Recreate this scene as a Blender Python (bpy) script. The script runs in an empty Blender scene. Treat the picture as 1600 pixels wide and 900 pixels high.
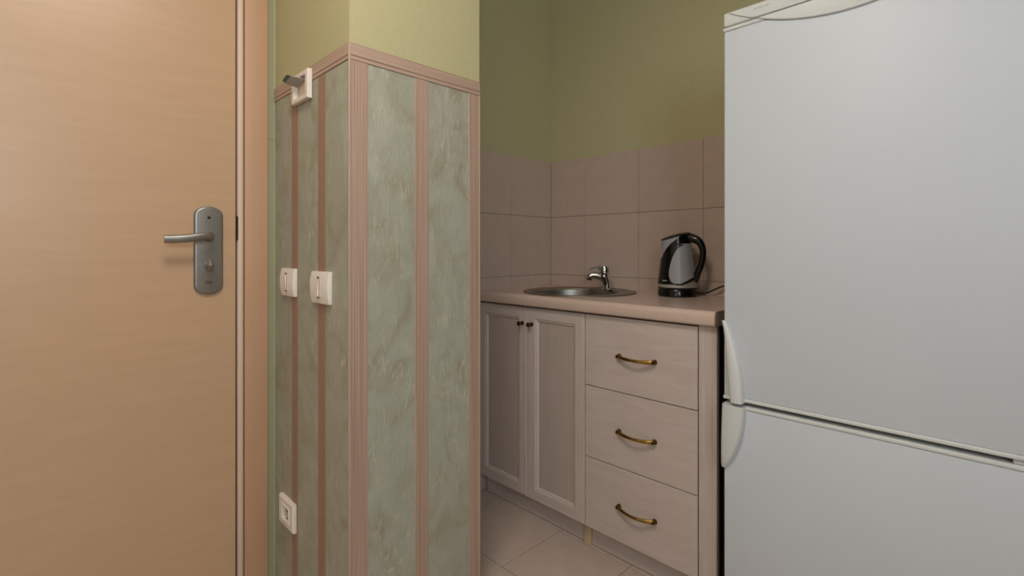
import bpy, bmesh, math, random
from mathutils import Vector, Matrix
PI = math.pi
random.seed(4)
scene = bpy.context.scene
COL = scene.collection

# ------------------------------------------------------------------ camera, world, exposure
CAM_H = 1.08
cam_data = bpy.data.cameras.new('camera')
cam = bpy.data.objects.new('camera', cam_data)
COL.objects.link(cam)
cam.location = (0.0, 0.0, CAM_H)
cam.rotation_euler = (PI / 2, 0, math.radians(45.46))
cam_data.sensor_width = 36.0
cam_data.lens = 777.0 / 1600.0 * 36.0
cam_data.shift_y = -59.0 / 1600.0
cam_data.clip_start = 0.02
scene.camera = cam

world = bpy.data.worlds.new('world')
scene.world = world
world.use_nodes = True
world.node_tree.nodes['Background'].inputs[0].default_value = (0.76, 0.90, 1.0, 1)
world.node_tree.nodes['Background'].inputs[1].default_value = 11.0     # overcast daylight, reaches the hall through its window

scene.view_settings.view_transform = 'Standard'
scene.view_settings.look = 'None'
scene.view_settings.gamma = 1.0
scene.view_settings.use_curve_mapping = False
scene.view_settings.exposure = 0.0

portal_data = bpy.data.lights.new('window_daylight', 'AREA')     # sampling portal in the hall window
portal_data.shape = 'RECTANGLE'
portal_data.size, portal_data.size_y = 1.10, 1.10
portal_data.cycles.is_portal = True
portal = bpy.data.objects.new('window_daylight', portal_data)
COL.objects.link(portal)
portal.location = (1.33, -0.65, 1.70)
portal.rotation_euler = (0, math.radians(90), 0)

LAMPS = [((-0.43, 0.08), 0.26, 26.0)]       # hall ceiling lamps: position, radius, emission strength


# ------------------------------------------------------------------ materials
def srgb(r, g, b):
    f = lambda c: (c / 255.0) / 12.92 if c / 255.0 <= 0.04045 else ((c / 255.0 + 0.055) / 1.055) ** 2.4
    return (f(r), f(g), f(b), 1.0)


def base_mat(name, col, rough=0.6, metal=0.0, spec=0.5):
    m = bpy.data.materials.new(name)
    m.use_nodes = True
    b = m.node_tree.nodes['Principled BSDF']
    b.inputs['Base Color'].default_value = col
    b.inputs['Roughness'].default_value = rough
    b.inputs['Metallic'].default_value = metal
    b.inputs['Specular IOR Level'].default_value = spec
    return m, m.node_tree, b


def noise_mat(name, cols, scale=(1, 1, 1), rough=0.6, metal=0.0, spec=0.5, nscale=8.0, detail=6.0, bump=0.0,
              dist=0.001, lo=0.35, hi=0.65, rot=(0, 0, 0), distortion=0.0, fine=None):
    """colour ramp over stretched object-space noise, with optional bump from the same noise"""
    m, nt, b = base_mat(name, cols[0], rough, metal, spec)
    tc = nt.nodes.new('ShaderNodeTexCoord')
    mp = nt.nodes.new('ShaderNodeMapping')
    mp.inputs['Scale'].default_value = scale
    mp.inputs['Rotation'].default_value = rot
    nz = nt.nodes.new('ShaderNodeTexNoise')
    nz.inputs['Scale'].default_value = nscale
    nz.inputs['Detail'].default_value = detail
    nz.inputs['Distortion'].default_value = distortion
    rp = nt.nodes.new('ShaderNodeValToRGB')
    e = rp.color_ramp.elements
    e[0].position, e[0].color = lo, cols[0]
    e[1].position, e[1].color = hi, cols[-1]
    for i, c in enumerate(cols[1:-1]):
        x = e.new(lo + (hi - lo) * (i + 1) / (len(cols) - 1))
        x.color = c
    L = nt.links.new
    L(tc.outputs['Object'], mp.inputs['Vector'])
    L(mp.outputs['Vector'], nz.inputs['Vector'])
    L(nz.outputs['Fac'], rp.inputs['Fac'])
    L(rp.outputs['Color'], b.inputs['Base Color'])
    if bump:
        bp = nt.nodes.new('ShaderNodeBump')
        bp.inputs['Strength'].default_value = bump
        bp.inputs['Distance'].default_value = dist
        src = nz.outputs['Fac']
        if fine:
            n2 = nt.nodes.new('ShaderNodeTexNoise')
            n2.inputs['Scale'].default_value = fine
            n2.inputs['Detail'].default_value = 3.0
            L(tc.outputs['Object'], n2.inputs['Vector'])
            src = n2.outputs['Fac']
        L(src, bp.inputs['Height'])
        L(bp.outputs['Normal'], b.inputs['Normal'])
    return m


M = {}
M['green'] = noise_mat('green_wallpaper', [srgb(184, 175, 134), srgb(187, 178, 138)], nscale=60, rough=0.75, spec=0.3,
                       bump=0.16, dist=0.0005, fine=800)
M['hall_wall'] = noise_mat('hall_wall_paint', [srgb(196, 188, 168), srgb(201, 193, 174)], nscale=30, rough=0.8)
M['ceiling'] = noise_mat('ceiling_paint', [srgb(222, 219, 212), srgb(227, 224, 217)], nscale=20, rough=0.9)
M['grout'] = noise_mat('grout', [srgb(144, 126, 114), srgb(154, 136, 124)], nscale=90, rough=0.9)
M['wall_tile'] = noise_mat('wall_tile_glaze', [srgb(188, 166, 152), srgb(193, 171, 157)], nscale=18, rough=0.38, spec=0.4)
M['floor_tile'] = noise_mat('floor_tile_glaze', [srgb(192, 172, 158), srgb(198, 179, 166)], nscale=14, rough=0.4, spec=0.4)
M['door'] = noise_mat('door_veneer', [srgb(192, 156, 124), srgb(193, 157, 125), srgb(195, 159, 127)],
                      scale=(1, 1.2, 9), nscale=5, detail=9, rough=0.36, spec=0.5)
M['casing'] = noise_mat('casing_veneer', [srgb(190, 148, 117), srgb(193, 152, 121)], scale=(8, 8, 0.5), nscale=6, rough=0.45)
M['jamb'] = noise_mat('jamb_veneer', [srgb(214, 188, 166), srgb(219, 193, 172)], scale=(8, 8, 0.5), nscale=6, rough=0.5)
M['dark'] = base_mat('dark_gap', srgb(52, 42, 34), 0.8)[0]
M['strike'] = base_mat('dark_bronze', srgb(56, 48, 44), 0.45, 0.6)[0]
M['satin'] = noise_mat('satin_nickel', [srgb(146, 142, 138), srgb(152, 148, 144)], nscale=140, rough=0.36, metal=0.85)
M['plastic'] = base_mat('ivory_plastic', srgb(230, 219, 208), 0.38)[0]
M['plastic_in'] = base_mat('beige_plastic', srgb(204, 180, 158), 0.5)[0]
M['slot'] = base_mat('slot_shadow', srgb(92, 76, 64), 0.7)[0]
M['flap'] = base_mat('smoky_plastic', srgb(160, 150, 140), 0.35)[0]
M['flap_tip'] = base_mat('green_plastic_edge', srgb(86, 112, 92), 0.35)[0]
M['cab'] = noise_mat('whitewashed_wood', [srgb(194, 176, 168), srgb(199, 182, 174), srgb(203, 187, 179)],
                     scale=(16, 16, 1.1), nscale=6, detail=9, rough=0.5, spec=0.4, bump=0.12, dist=0.0008, distortion=0.5)
M['cab_panel'] = noise_mat('whitewashed_wood_panel', [srgb(180, 163, 154), srgb(183, 166, 157), srgb(186, 169, 160)],
                           scale=(20, 20, 1.0), nscale=6, detail=9, rough=0.5, spec=0.4, bump=0.18, dist=0.0008, distortion=0.4)
M['drawer'] = noise_mat('whitewashed_wood_horizontal', [srgb(194, 176, 168), srgb(198, 181, 173), srgb(201, 185, 177)],
                        scale=(1.2, 10, 9), nscale=5, detail=9, rough=0.5, spec=0.4, bump=0.1, dist=0.0008, distortion=0.8)
M['raw_wood'] = noise_mat('raw_wood', [srgb(190, 162, 130), srgb(202, 176, 144)], scale=(10, 10, 1), nscale=6, rough=0.6)
M['carcass'] = base_mat('carcass_board', srgb(150, 126, 110), 0.7)[0]
M['worktop'] = noise_mat('worktop_laminate', [srgb(204, 178, 164), srgb(207, 181, 168), srgb(209, 184, 171)],
                         nscale=160, detail=3, rough=0.22, spec=0.5)
M['steel'] = noise_mat('brushed_steel', [srgb(150, 144, 136), srgb(160, 154, 146)], nscale=90, rough=0.38, metal=1.0)
M['chrome'] = base_mat('chrome', srgb(206, 204, 202), 0.08, 1.0)[0]
M['brass'] = noise_mat('antique_brass', [srgb(150, 118, 58), srgb(186, 152, 84)], nscale=60, rough=0.28, metal=1.0)
M['bronze'] = base_mat('dark_brass', srgb(98, 74, 44), 0.35, 1.0)[0]
M['black'] = base_mat('black_gloss_plastic', srgb(16, 15, 15), 0.16)[0]
M['rubber'] = base_mat('black_rubber', srgb(20, 18, 18), 0.6)[0]
M['kettle_body'] = base_mat('grey_translucent_plastic', srgb(158, 158, 162), 0.3)[0]
M['silver'] = base_mat('silver_plastic', srgb(176, 168, 160), 0.35, 0.3)[0]
M['white'] = noise_mat('fridge_enamel', [srgb(203, 207, 215), srgb(205, 209, 217)], nscale=4, rough=0.48, spec=0.4,
                       bump=0.05, dist=0.0006, fine=260)
M['white_trim'] = base_mat('fridge_plastic', srgb(212, 213, 212), 0.35)[0]
M['gasket'] = base_mat('fridge_gasket', srgb(70, 66, 58), 0.7)[0]
M['grey_print'] = base_mat('grey_print', srgb(176, 178, 180), 0.5)[0]
M['white_mark'] = base_mat('pale_mark', srgb(200, 196, 192), 0.4)[0]


def pane_mat():
    m = bpy.data.materials.new('window_glass')
    m.use_nodes = True
    nt = m.node_tree
    nt.nodes.clear()
    o = nt.nodes.new('ShaderNodeOutputMaterial'); mx = nt.nodes.new('ShaderNodeMixShader')
    tr = nt.nodes.new('ShaderNodeBsdfTransparent'); gl = nt.nodes.new('ShaderNodeBsdfGlossy')
    gl.inputs['Roughness'].default_value = 0.02
    mx.inputs[0].default_value = 0.06
    nt.links.new(tr.outputs[0], mx.inputs[1]); nt.links.new(gl.outputs[0], mx.inputs[2]); nt.links.new(mx.outputs[0], o.inputs['Surface'])
    return m


M['pane'] = pane_mat()


def stripe_mat(name, cols, axis):
    """fine reeded wood-look strip: lines run along the strip"""
    sc = {'z': (150, 150, 1.5), 'h': (1.5, 1.5, 150)}[axis]
    return noise_mat(name, cols, scale=sc, nscale=1.6, detail=3, rough=0.6, spec=0.3, lo=0.3, hi=0.7, bump=0.3, dist=0.0006)


SC = [srgb(162, 134, 118), srgb(178, 150, 132), srgb(186, 159, 142)]
M['stripe_v'] = stripe_mat('reeded_strip_upright', SC, 'z')
M['stripe_h'] = stripe_mat('reeded_strip_level', SC, 'h')
M['strip_edge'] = base_mat('strip_edge_line', srgb(134, 106, 88), 0.6)[0]
M['stripe_brown'] = stripe_mat('brown_strip_upright', [srgb(150, 118, 98), srgb(158, 126, 106), srgb(165, 133, 112)], 'z')
M['reed'] = base_mat('reed_line_brown', srgb(150, 120, 103), 0.6)[0]
M['bead'] = base_mat('corner_bead', srgb(174, 150, 131), 0.6)[0]
M['rebate'] = base_mat('rebate_shadow_wood', srgb(176, 138, 110), 0.6)[0]
M['filler'] = base_mat('olive_filler', srgb(150, 148, 116), 0.7)[0]
M['charcoal_shade'] = base_mat('charcoal_gap_shade', srgb(44, 42, 40), 0.5)[0]  # charcoal sides, painted dark so the gap between cabinet and fridge reads as shade


def plaster_mat():
    m, nt, b = base_mat('brushed_plaster', srgb(160, 160, 142), 0.5, 0.0, 0.4)
    L = nt.links.new
    tc = nt.nodes.new('ShaderNodeTexCoord')

    def nz(scale, rot, s, det, dis):
        mp = nt.nodes.new('ShaderNodeMapping')
        mp.inputs['Scale'].default_value = scale
        mp.inputs['Rotation'].default_value = rot
        n = nt.nodes.new('ShaderNodeTexNoise')
        n.inputs['Scale'].default_value = s
        n.inputs['Detail'].default_value = det
        n.inputs['Distortion'].default_value = dis
        L(tc.outputs['Object'], mp.inputs['Vector'])
        L(mp.outputs['Vector'], n.inputs['Vector'])
        return n
    cloud = nz((1, 1, 0.8), (0.3, 0.2, 0.5), 9, 5, 1.6)
    arcs = nz((3.4, 3.4, 1.0), (0.7, 0.5, 0.3), 14, 9, 2.2)
    patch = nz((1, 1, 1), (0, 0, 0), 6, 2, 0.4)
    rp = nt.nodes.new('ShaderNodeValToRGB')
    e = rp.color_ramp.elements
    e[0].position, e[0].color = 0.30, srgb(152, 145, 124)
    e[1].position, e[1].color = 0.72, srgb(173, 170, 153)
    x = e.new(0.43); x.color = srgb(161, 157, 139)
    x = e.new(0.55); x.color = srgb(165, 164, 148)
    L(cloud.outputs['Fac'], rp.inputs['Fac'])
    r3 = nt.nodes.new('ShaderNodeMapRange')
    r3.inputs[1].default_value, r3.inputs[2].default_value = 0.55, 0.70
    r3.inputs[3].default_value, r3.inputs[4].default_value = 0.0, 0.9
    L(arcs.outputs['Fac'], r3.inputs[0])
    r4 = nt.nodes.new('ShaderNodeMapRange')
    r4.inputs[1].default_value, r4.inputs[2].default_value = 0.42, 0.62
    L(patch.outputs['Fac'], r4.inputs[0])
    mul = nt.nodes.new('ShaderNodeMath')
    mul.operation = 'MULTIPLY'
    L(r3.outputs[0], mul.inputs[0]); L(r4.outputs[0], mul.inputs[1])
    mc = nt.nodes.new('ShaderNodeMix')
    mc.data_type = 'RGBA'
    L(mul.outputs[0], mc.inputs[0])
    L(rp.outputs['Color'], mc.inputs[6])
    mc.inputs[7].default_value = srgb(194, 187, 165)
    L(mc.outputs[2], b.inputs['Base Color'])
    mx = arcs
    bp = nt.nodes.new('ShaderNodeBump')
    bp.inputs['Strength'].default_value = 0.6
    bp.inputs['Distance'].default_value = 0.003
    L(mx.outputs['Fac'], bp.inputs['Height'])
    L(bp.outputs['Normal'], b.inputs['Normal'])
    return m


M['plaster'] = plaster_mat()


def emit_mat(name, col, strength):
    m = bpy.data.materials.new(name)
    m.use_nodes = True
    nt = m.node_tree
    b = nt.nodes['Principled BSDF']
    b.inputs['Base Color'].default_value = (0.8, 0.8, 0.8, 1)
    b.inputs['Emission Color'].default_value = col
    b.inputs['Emission Strength'].default_value = strength
    return m


# ------------------------------------------------------------------ mesh helpers
def obj(name, bm, mat, parent=None, smooth=False):
    me = bpy.data.meshes.new(name)
    bmesh.ops.recalc_face_normals(bm, faces=bm.faces[:])
    bm.to_mesh(me)
    bm.free()
    me.materials.append(M[mat])
    if smooth:
        for p in me.polygons:
            p.use_smooth = True
        try:
            me.set_sharp_from_angle(angle=math.radians(38))
        except Exception:
            pass
    o = bpy.data.objects.new(name, me)
    COL.objects.link(o)
    if parent is not None:
        o.parent = parent
        # geometry is written in world coordinates; parents may sit elsewhere
        o.matrix_parent_inverse = parent_world(parent).inverted()
    return o


def parent_world(p):
    m = p.matrix_basis.copy()
    if p.parent is not None:
        m = parent_world(p.parent) @ p.matrix_parent_inverse @ m
    return m


def empty(name, loc, rz=0.0):
    o = bpy.data.objects.new(name, None)
    COL.objects.link(o)
    o.location = loc
    o.rotation_euler = (0, 0, rz)
    o.empty_display_size = 0.05
    return o


def tag(o, label, cat, group=None):
    o['label'] = label
    o['category'] = cat
    if group:
        o['group'] = group
    return o


def struct(o, label=None, cat=None):
    o['kind'] = 'structure'
    if label:
        o['label'] = label
    if cat:
        o['category'] = cat
    return o


def add_box(bm, x0, x1, y0, y1, z0, z1, bevel=0.0, seg=2):
    b = bmesh.new()
    vs = [b.verts.new((x, y, z)) for x in (x0, x1) for y in (y0, y1) for z in (z0, z1)]
    for f in ((0, 1, 3, 2), (4, 6, 7, 5), (0, 4, 5, 1), (2, 3, 7, 6), (0, 2, 6, 4), (1, 5, 7, 3)):
        b.faces.new([vs[i] for i in f])
    if bevel:
        bmesh.ops.bevel(b, geom=b.edges[:], offset=bevel, segments=seg, affect='EDGES', profile=0.5)
    merge(bm, b)


def merge(bm, b, mat=None):
    me = bpy.data.meshes.new('tmp')
    if mat is not None:
        bmesh.ops.transform(b, matrix=mat, verts=b.verts[:])
    b.to_mesh(me)
    b.free()
    bm.from_mesh(me)
    bpy.data.meshes.remove(me)


def box(x0, x1, y0, y1, z0, z1, bevel=0.0, seg=2):
    bm = bmesh.new()
    add_box(bm, x0, x1, y0, y1, z0, z1, bevel, seg)
    return bm


def add_tube(bm, pts, radii, n=12, flat=None, cap=True):
    """round tube along pts; flat=(a,b) scales the two cross-section axes (a: side, b: up)"""
    pts = [Vector(p) for p in pts]
    if not hasattr(radii, '__len__'):
        radii = [radii] * len(pts)
    rings = []
    up0 = Vector((0, 0, 1))
    for i, p in enumerate(pts):
        d = (pts[min(i + 1, len(pts) - 1)] - pts[max(i - 1, 0)]).normalized()
        up = up0 if abs(d.dot(up0)) < 0.9 else Vector((1, 0, 0)) if i == 0 else prev_s.cross(d) * -1
        if abs(d.dot(up0)) >= 0.9 and i > 0:
            s = (prev_s - d * prev_s.dot(d)).normalized()
        else:
            s = d.cross(up).normalized()
            if i > 0 and s.dot(prev_s) < 0:
                s = -s
        u = s.cross(d).normalized()
        prev_s = s
        a, b = flat if flat else (1, 1)
        rings.append([bm.verts.new(p + s * (math.cos(t) * radii[i] * a) + u * (math.sin(t) * radii[i] * b))
                      for t in (2 * PI * k / n for k in range(n))])
    for r0, r1 in zip(rings, rings[1:]):
        for k in range(n):
            bm.faces.new((r0[k], r0[(k + 1) % n], r1[(k + 1) % n], r1[k]))
    if cap:
        bm.faces.new(rings[0])
        bm.faces.new(rings[-1])


def add_lathe(bm, prof, c=(0, 0, 0), n=40, closed=False):
    """prof: list of (r, z); axis z through c"""
    rings = []
    for r, z in prof:
        if r < 1e-6:
            rings.append([bm.verts.new((c[0], c[1], c[2] + z))])
        else:
            rings.append([bm.verts.new((c[0] + r * math.cos(2 * PI * k / n), c[1] + r * math.sin(2 * PI * k / n), c[2] + z))
                          for k in range(n)])
    for a, b in zip(rings, rings[1:]):
        for k in range(n):
            q = [a[k % len(a)], a[(k + 1) % len(a)], b[(k + 1) % len(b)], b[k % len(b)]]
            u = []
            for v in q:
                if v not in u:
                    u.append(v)
            if len(u) >= 3:
                bm.faces.new(u)


def add_prism(bm, poly, to3, d0, d1, bevel=0.0, seg=2):
    """poly: 2-D outline; to3(a, b, d) -> 3-D; extruded from depth d0 to d1"""
    b = bmesh.new()
    lo = [b.verts.new(to3(p[0], p[1], d0)) for p in poly]
    hi = [b.verts.new(to3(p[0], p[1], d1)) for p in poly]
    b.faces.new(lo)
    top = b.faces.new(hi)
    n = len(poly)
    for k in range(n):
        b.faces.new((lo[k], lo[(k + 1) % n], hi[(k + 1) % n], hi[k]))
    if bevel:
        bmesh.ops.recalc_face_normals(b, faces=b.faces[:])
        bmesh.ops.bevel(b, geom=list(top.edges), offset=bevel, segments=seg, affect='EDGES', profile=0.5)
    merge(bm, b)


def catmull(pts, n=6):
    pts = [Vector(p) for p in pts]
    out = []
    for i in range(len(pts) - 1):
        p0 = pts[max(i - 1, 0)]; p1 = pts[i]; p2 = pts[i + 1]; p3 = pts[min(i + 2, len(pts) - 1)]
        for k in range(n):
            t = k / n
            out.append(0.5 * ((2 * p1) + (p2 - p0) * t + (2 * p0 - 5 * p1 + 4 * p2 - p3) * t * t + (3 * p1 - p0 - 3 * p2 + p3) * t ** 3))
    out.append(pts[-1])
    return out


def lerp_list(vals, n):
    out = []
    for i in range(len(vals) - 1):
        for k in range(n):
            out.append(vals[i] + (vals[i + 1] - vals[i]) * k / n)
    out.append(vals[-1])
    return out


# ------------------------------------------------------------------ the room: key planes (metres)
X_DOORWALL = -1.6534     # wall with the door, faces +x
Y_PART0, Y_PART1 = 0.5718, 0.992   # papered partition: front and back
X_PART = -1.15           # its end face towards the room
X_KL = -1.69             # left wall of the kitchen niche
Y_BACK = 1.946           # tiled back wall
X_RIGHT, Y_REAR = 1.25, -1.75
Z_CEIL = 2.43
T = 0.10

# floor: slab plus single tiles
floor = struct(obj('floor', box(-1.9, X_RIGHT + T, Y_REAR - T, Y_BACK + T, -0.06, -0.003), 'grout'),
               'floor of large square pinkish beige tiles', 'floor')
FT = 0.307
FX0, FY0 = -1.2345, 1.1665
tile_mesh = None
for i in range(-3, 10):
    for j in range(-11, 4):
        x0, x1 = FX0 + i * FT, FX0 + (i + 1) * FT
        y0, y1 = FY0 + j * FT, FY0 + (j + 1) * FT
        if x1 < X_KL + 0.01 or y0 > Y_BACK - 0.02 or x0 > X_RIGHT - 0.02 or y1 < Y_REAR + 0.02:
            continue
        if x1 <= X_DOORWALL + 0.02 and y1 < Y_PART0 + 0.02:
            continue
        cx0, cx1 = max(x0, X_KL + 0.002), min(x1, X_RIGHT - 0.002)
        cy0, cy1 = max(y0, Y_REAR + 0.002), min(y1, Y_BACK - 0.002)
        if y1 < Y_PART1 and cx0 < X_DOORWALL:
            cx0 = X_DOORWALL + 0.002
        g = 0.0013
        full = abs(cx1 - cx0 - FT) < 1e-6 and abs(cy1 - cy0 - FT) < 1e-6
        if full:
            if tile_mesh is None:
                o = obj('floor_tile', box(-FT / 2 + g, FT / 2 - g, -FT / 2 + g, FT / 2 - g, -0.003, 0.0, 0.0008, 1), 'floor_tile')
                tile_mesh = o.data
            else:
                o = bpy.data.objects.new('floor_tile', tile_mesh)
                COL.objects.link(o)
            o.location = ((x0 + x1) / 2, (y0 + y1) / 2, 0)
            o.parent = floor
        else:
            obj('floor_tile', box(cx0 + g, cx1 - g, cy0 + g, cy1 - g, -0.003, 0.0, 0.0008, 1), 'floor_tile', floor)

struct(obj('ceiling', box(-1.9, X_RIGHT + T, Y_REAR - T, Y_BACK + T, Z_CEIL, Z_CEIL + T), 'ceiling'),
       'white painted ceiling', 'ceiling')
wall_back = struct(obj('wall_back', box(X_KL - T, X_RIGHT + T, Y_BACK, Y_BACK + T, -0.003, Z_CEIL), 'green'),
                   'green papered back wall above pinkish tiles', 'wall')
wall_kl = struct(obj('wall_kitchen_left', box(X_KL - T, X_KL, Y_PART1, Y_BACK, -0.003, Z_CEIL), 'green'),
                 'green papered side wall of the kitchen niche above tiles', 'wall')
WY0, WY1, WZ0, WZ1 = -1.20, -0.10, 1.15, 2.25      # hall window
bm = bmesh.new()
add_box(bm, X_RIGHT, X_RIGHT + T, Y_REAR, WY0, -0.003, Z_CEIL)
add_box(bm, X_RIGHT, X_RIGHT + T, WY1, Y_BACK, -0.003, Z_CEIL)
add_box(bm, X_RIGHT, X_RIGHT + T, WY0, WY1, -0.003, WZ0)
add_box(bm, X_RIGHT, X_RIGHT + T, WY0, WY1, WZ1, Z_CEIL)
struct(obj('wall_right', bm, 'hall_wall'), 'plain cream hall wall with a window', 'wall')
win = struct(empty('window_1', (X_RIGHT + 0.06, (WY0 + WY1) / 2, WZ0)), 'white two-light hall window', 'window')
wm = (WY0 + WY1) / 2
for a, b, c, d in ((WY0, WY0 + 0.05, WZ0, WZ1), (WY1 - 0.05, WY1, WZ0, WZ1), (wm - 0.03, wm + 0.03, WZ0 + 0.05, WZ1 - 0.05),
                   (WY0 + 0.05, WY1 - 0.05, WZ0, WZ0 + 0.05), (WY0 + 0.05, WY1 - 0.05, WZ1 - 0.05, WZ1)):
    obj('window_frame', box(X_RIGHT + 0.03, X_RIGHT + 0.075, a, b, c, d, 0.004, 1), 'white_trim', win)
for a, b in ((WY0 + 0.05, wm - 0.03), (wm + 0.03, WY1 - 0.05)):
    obj('pane', box(X_RIGHT + 0.05, X_RIGHT + 0.054, a, b, WZ0 + 0.05, WZ1 - 0.05), 'pane', win)
obj('window_sill', box(X_RIGHT - 0.12, X_RIGHT + 0.03, WY0 - 0.03, WY1 + 0.03, WZ0 - 0.03, WZ0, 0.004, 2), 'white_trim', win)
struct(obj('wall_rear', box(X_DOORWALL - T, X_RIGHT + T, Y_REAR - T, Y_REAR, -0.003, Z_CEIL), 'hall_wall'), 'plain cream hall wall behind', 'wall')

# backsplash tiles, each its own piece
TW, ROWS = 0.2935, (0.9035, 0.9565, 1.2475, 1.5300)
g = 0.0010
TY = 0.0045
bed = obj('tile_bed', box(X_KL, -0.02, Y_BACK - 0.0022, Y_BACK, 0.86, ROWS[-1] - 0.001), 'grout', wall_back)
x_joints = [X_KL + 0.004] + [-1.4690 + k * TW for k in range(0, 6)]
for a, b in zip(x_joints, x_joints[1:]):
    for z0, z1 in zip(ROWS, ROWS[1:]):
        obj('wall_tile', box(a + g, b - g, Y_BACK - TY, Y_BACK - 0.002, z0 + g, z1 - g, 0.0006, 1), 'wall_tile', wall_back)
bed = obj('tile_bed', box(X_KL, X_KL + 0.0022, 1.0, Y_BACK, 0.0, ROWS[-1] - 0.001), 'grout', wall_kl)
ROWS_L = (0.001, 0.0835, 0.3745, 0.6655, 0.9565, 1.2475, 1.5300)
y_joints = [1.0 + 0.002, 1.652 - 2 * TW, 1.652 - TW, 1.652, Y_BACK - 0.005]
for a, b in zip(y_joints, y_joints[1:]):
    for z0, z1 in zip(ROWS_L, ROWS_L[1:]):
        obj('wall_tile', box(X_KL + 0.002, X_KL + TY, a + g, b - g, z0 + g, z1 - g, 0.0006, 1), 'wall_tile', wall_kl)

# cornice of the niche
def cornice(name, pts):
    bm = bmesh.new()
    prof = [(0.0, -0.062), (0.008, -0.062), (0.014, -0.05), (0.03, -0.03), (0.05, -0.014), (0.062, -0.008), (0.062, 0.0), (0.0, 0.0)]
    rows = []
    for (px, py, dx, dy) in pts:
        rows.append([bm.verts.new((px + dx * a, py + dy * a, Z_CEIL + b)) for a, b in prof])
    n = len(prof)
    for r0, r1 in zip(rows, rows[1:]):
        for k in range(n):
            bm.faces.new((r0[k], r0[(k + 1) % n], r1[(k + 1) % n], r1[k]))
    bm.faces.new(rows[0]); bm.faces.new(rows[-1])
    return struct(obj(name, bm, 'ceiling'), 'white moulded cornice under the ceiling', 'cornice')
cornice('trim_1', [(X_KL, Y_BACK, 1, -1), (X_RIGHT, Y_BACK, -1, -1)])
cornice('trim_2', [(X_KL, Y_PART1, 1, 1), (X_KL, Y_BACK, 1, -1)])

# ------------------------------------------------------------------ papered partition with strips, border and plaster panels
part = struct(obj('wall_partition', box(-1.90, X_PART, Y_PART0, Y_PART1, -0.003, Z_CEIL), 'green'),
              'end of partition wall with green paper above a striped plaster dado', 'wall')
ZB0, ZB1 = 1.549, 1.590       # border
e1, e2 = 0.0012, 0.0028       # panel and strip thickness
def panel_x(y0, y1):
    return obj('plaster_panel', box(X_PART, X_PART + e1, y0, y1, 0.0, ZB0), 'plaster', part)
def panel_y(x0, x1):
    return obj('plaster_panel', box(x0, x1, Y_PART0 - e1, Y_PART0, 0.0, ZB0), 'plaster', part)
SX = [(0.5728, 0.6198), (0.7603, 0.8043), (0.9493, 0.9895)]
for (a0, a1), (b0, b1) in zip(SX, SX[1:]):
    panel_x(a1, b0)
for a, b in SX:
    o = obj('paper_strip', box(X_PART, X_PART + e2, a, b, 0.0, ZB0, 0.0008, 1), 'stripe_v', part)
    bm = bmesh.new()
    for k in range(6):
        y = a + (b - a) * (0.08 + 0.155 * k + 0.02 * (k % 2))
        obj('reed_line', box(X_PART + e2 - 0.0002, X_PART + e2 + 0.0002, y, y + 0.0009, 0.0, ZB0), 'reed', o)
SY = [(-1.5115, -1.4665), (-1.3277, -1.281)]
xs = [X_DOORWALL + 0.001, SY[0][0], SY[0][1], SY[1][0], SY[1][1], X_PART - 0.001]
for k in (0, 2, 4):
    panel_y(xs[k], xs[k + 1])
for a, b in SY:
    obj('paper_strip', box(a, b, Y_PART0 - 0.0018, Y_PART0, 0.0, ZB0), 'stripe_brown', part)
# border: broad reeded band over a thin moulding line, on both faces
for nm, z0, z1, e, mt in (('border_band', ZB0 + 0.012, ZB1 - 0.0015, 0.0034, 'stripe_h'), ('border_band', ZB0 + 0.0012, ZB0 + 0.0105, 0.003, 'stripe_h'),
                          ('border_line', ZB0, ZB0 + 0.0012, 0.0022, 'strip_edge'), ('border_line', ZB0 + 0.0105, ZB0 + 0.012, 0.0022, 'strip_edge'),
                          ('border_line', ZB1 - 0.0015, ZB1, 0.0026, 'strip_edge')):
    obj(nm, box(X_PART, X_PART + e, Y_PART0 - 0.0008, Y_PART1, z0, z1), mt, part)
    obj(nm, box(X_DOORWALL + 0.001, X_PART - 0.0002, Y_PART0 - e, Y_PART0, z0, z1), mt, part)
bm = bmesh.new()
add_tube(bm, [(X_PART, Y_PART0, 0.0), (X_PART, Y_PART0, ZB1)], 0.0034, 12)
obj('corner_bead', bm, 'bead', part, True)
bm = bmesh.new()
add_tube(bm, [(X_PART, Y_PART1 - 0.001, 0.0), (X_PART, Y_PART1 - 0.001, ZB0)], 0.0042, 12)
obj('corner_bead', bm, 'bead', part, True)

# ------------------------------------------------------------------ door wall, door, casing
DY1 = 0.4592; DY0 = DY1 - 0.82         # door leaf edges
DZ = 2.03
wd = bmesh.new()
add_box(wd, X_DOORWALL - T, X_DOORWALL, 0.4815, Y_PART0, -0.003, Z_CEIL)
add_box(wd, X_DOORWALL - T, X_DOORWALL, DY0 - 0.0225, 0.4815, DZ + 0.025, Z_CEIL)
add_box(wd, X_DOORWALL - T, X_DOORWALL, Y_REAR, DY0 - 0.0225, -0.003, Z_CEIL)
wall_left = struct(obj('wall_left', wd, 'green'), 'green papered wall around the door', 'wall')
obj('filler_strip', box(X_DOORWALL, X_DOORWALL + 0.0008, 0.5494, Y_PART0 - 0.0036, 0.0, 1.4288), 'filler', wall_left)
obj('filler_strip', box(X_DOORWALL, X_DOORWALL + 0.0008, 0.5494, Y_PART0 - 0.0036, 1.4304, Z_CEIL), 'filler', wall_left)
obj('paper_seam', box(X_DOORWALL, X_DOORWALL + 0.0004, 0.5494, Y_PART0 - 0.0036, 1.4288, 1.4304), 'slot', wall_left)

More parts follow.
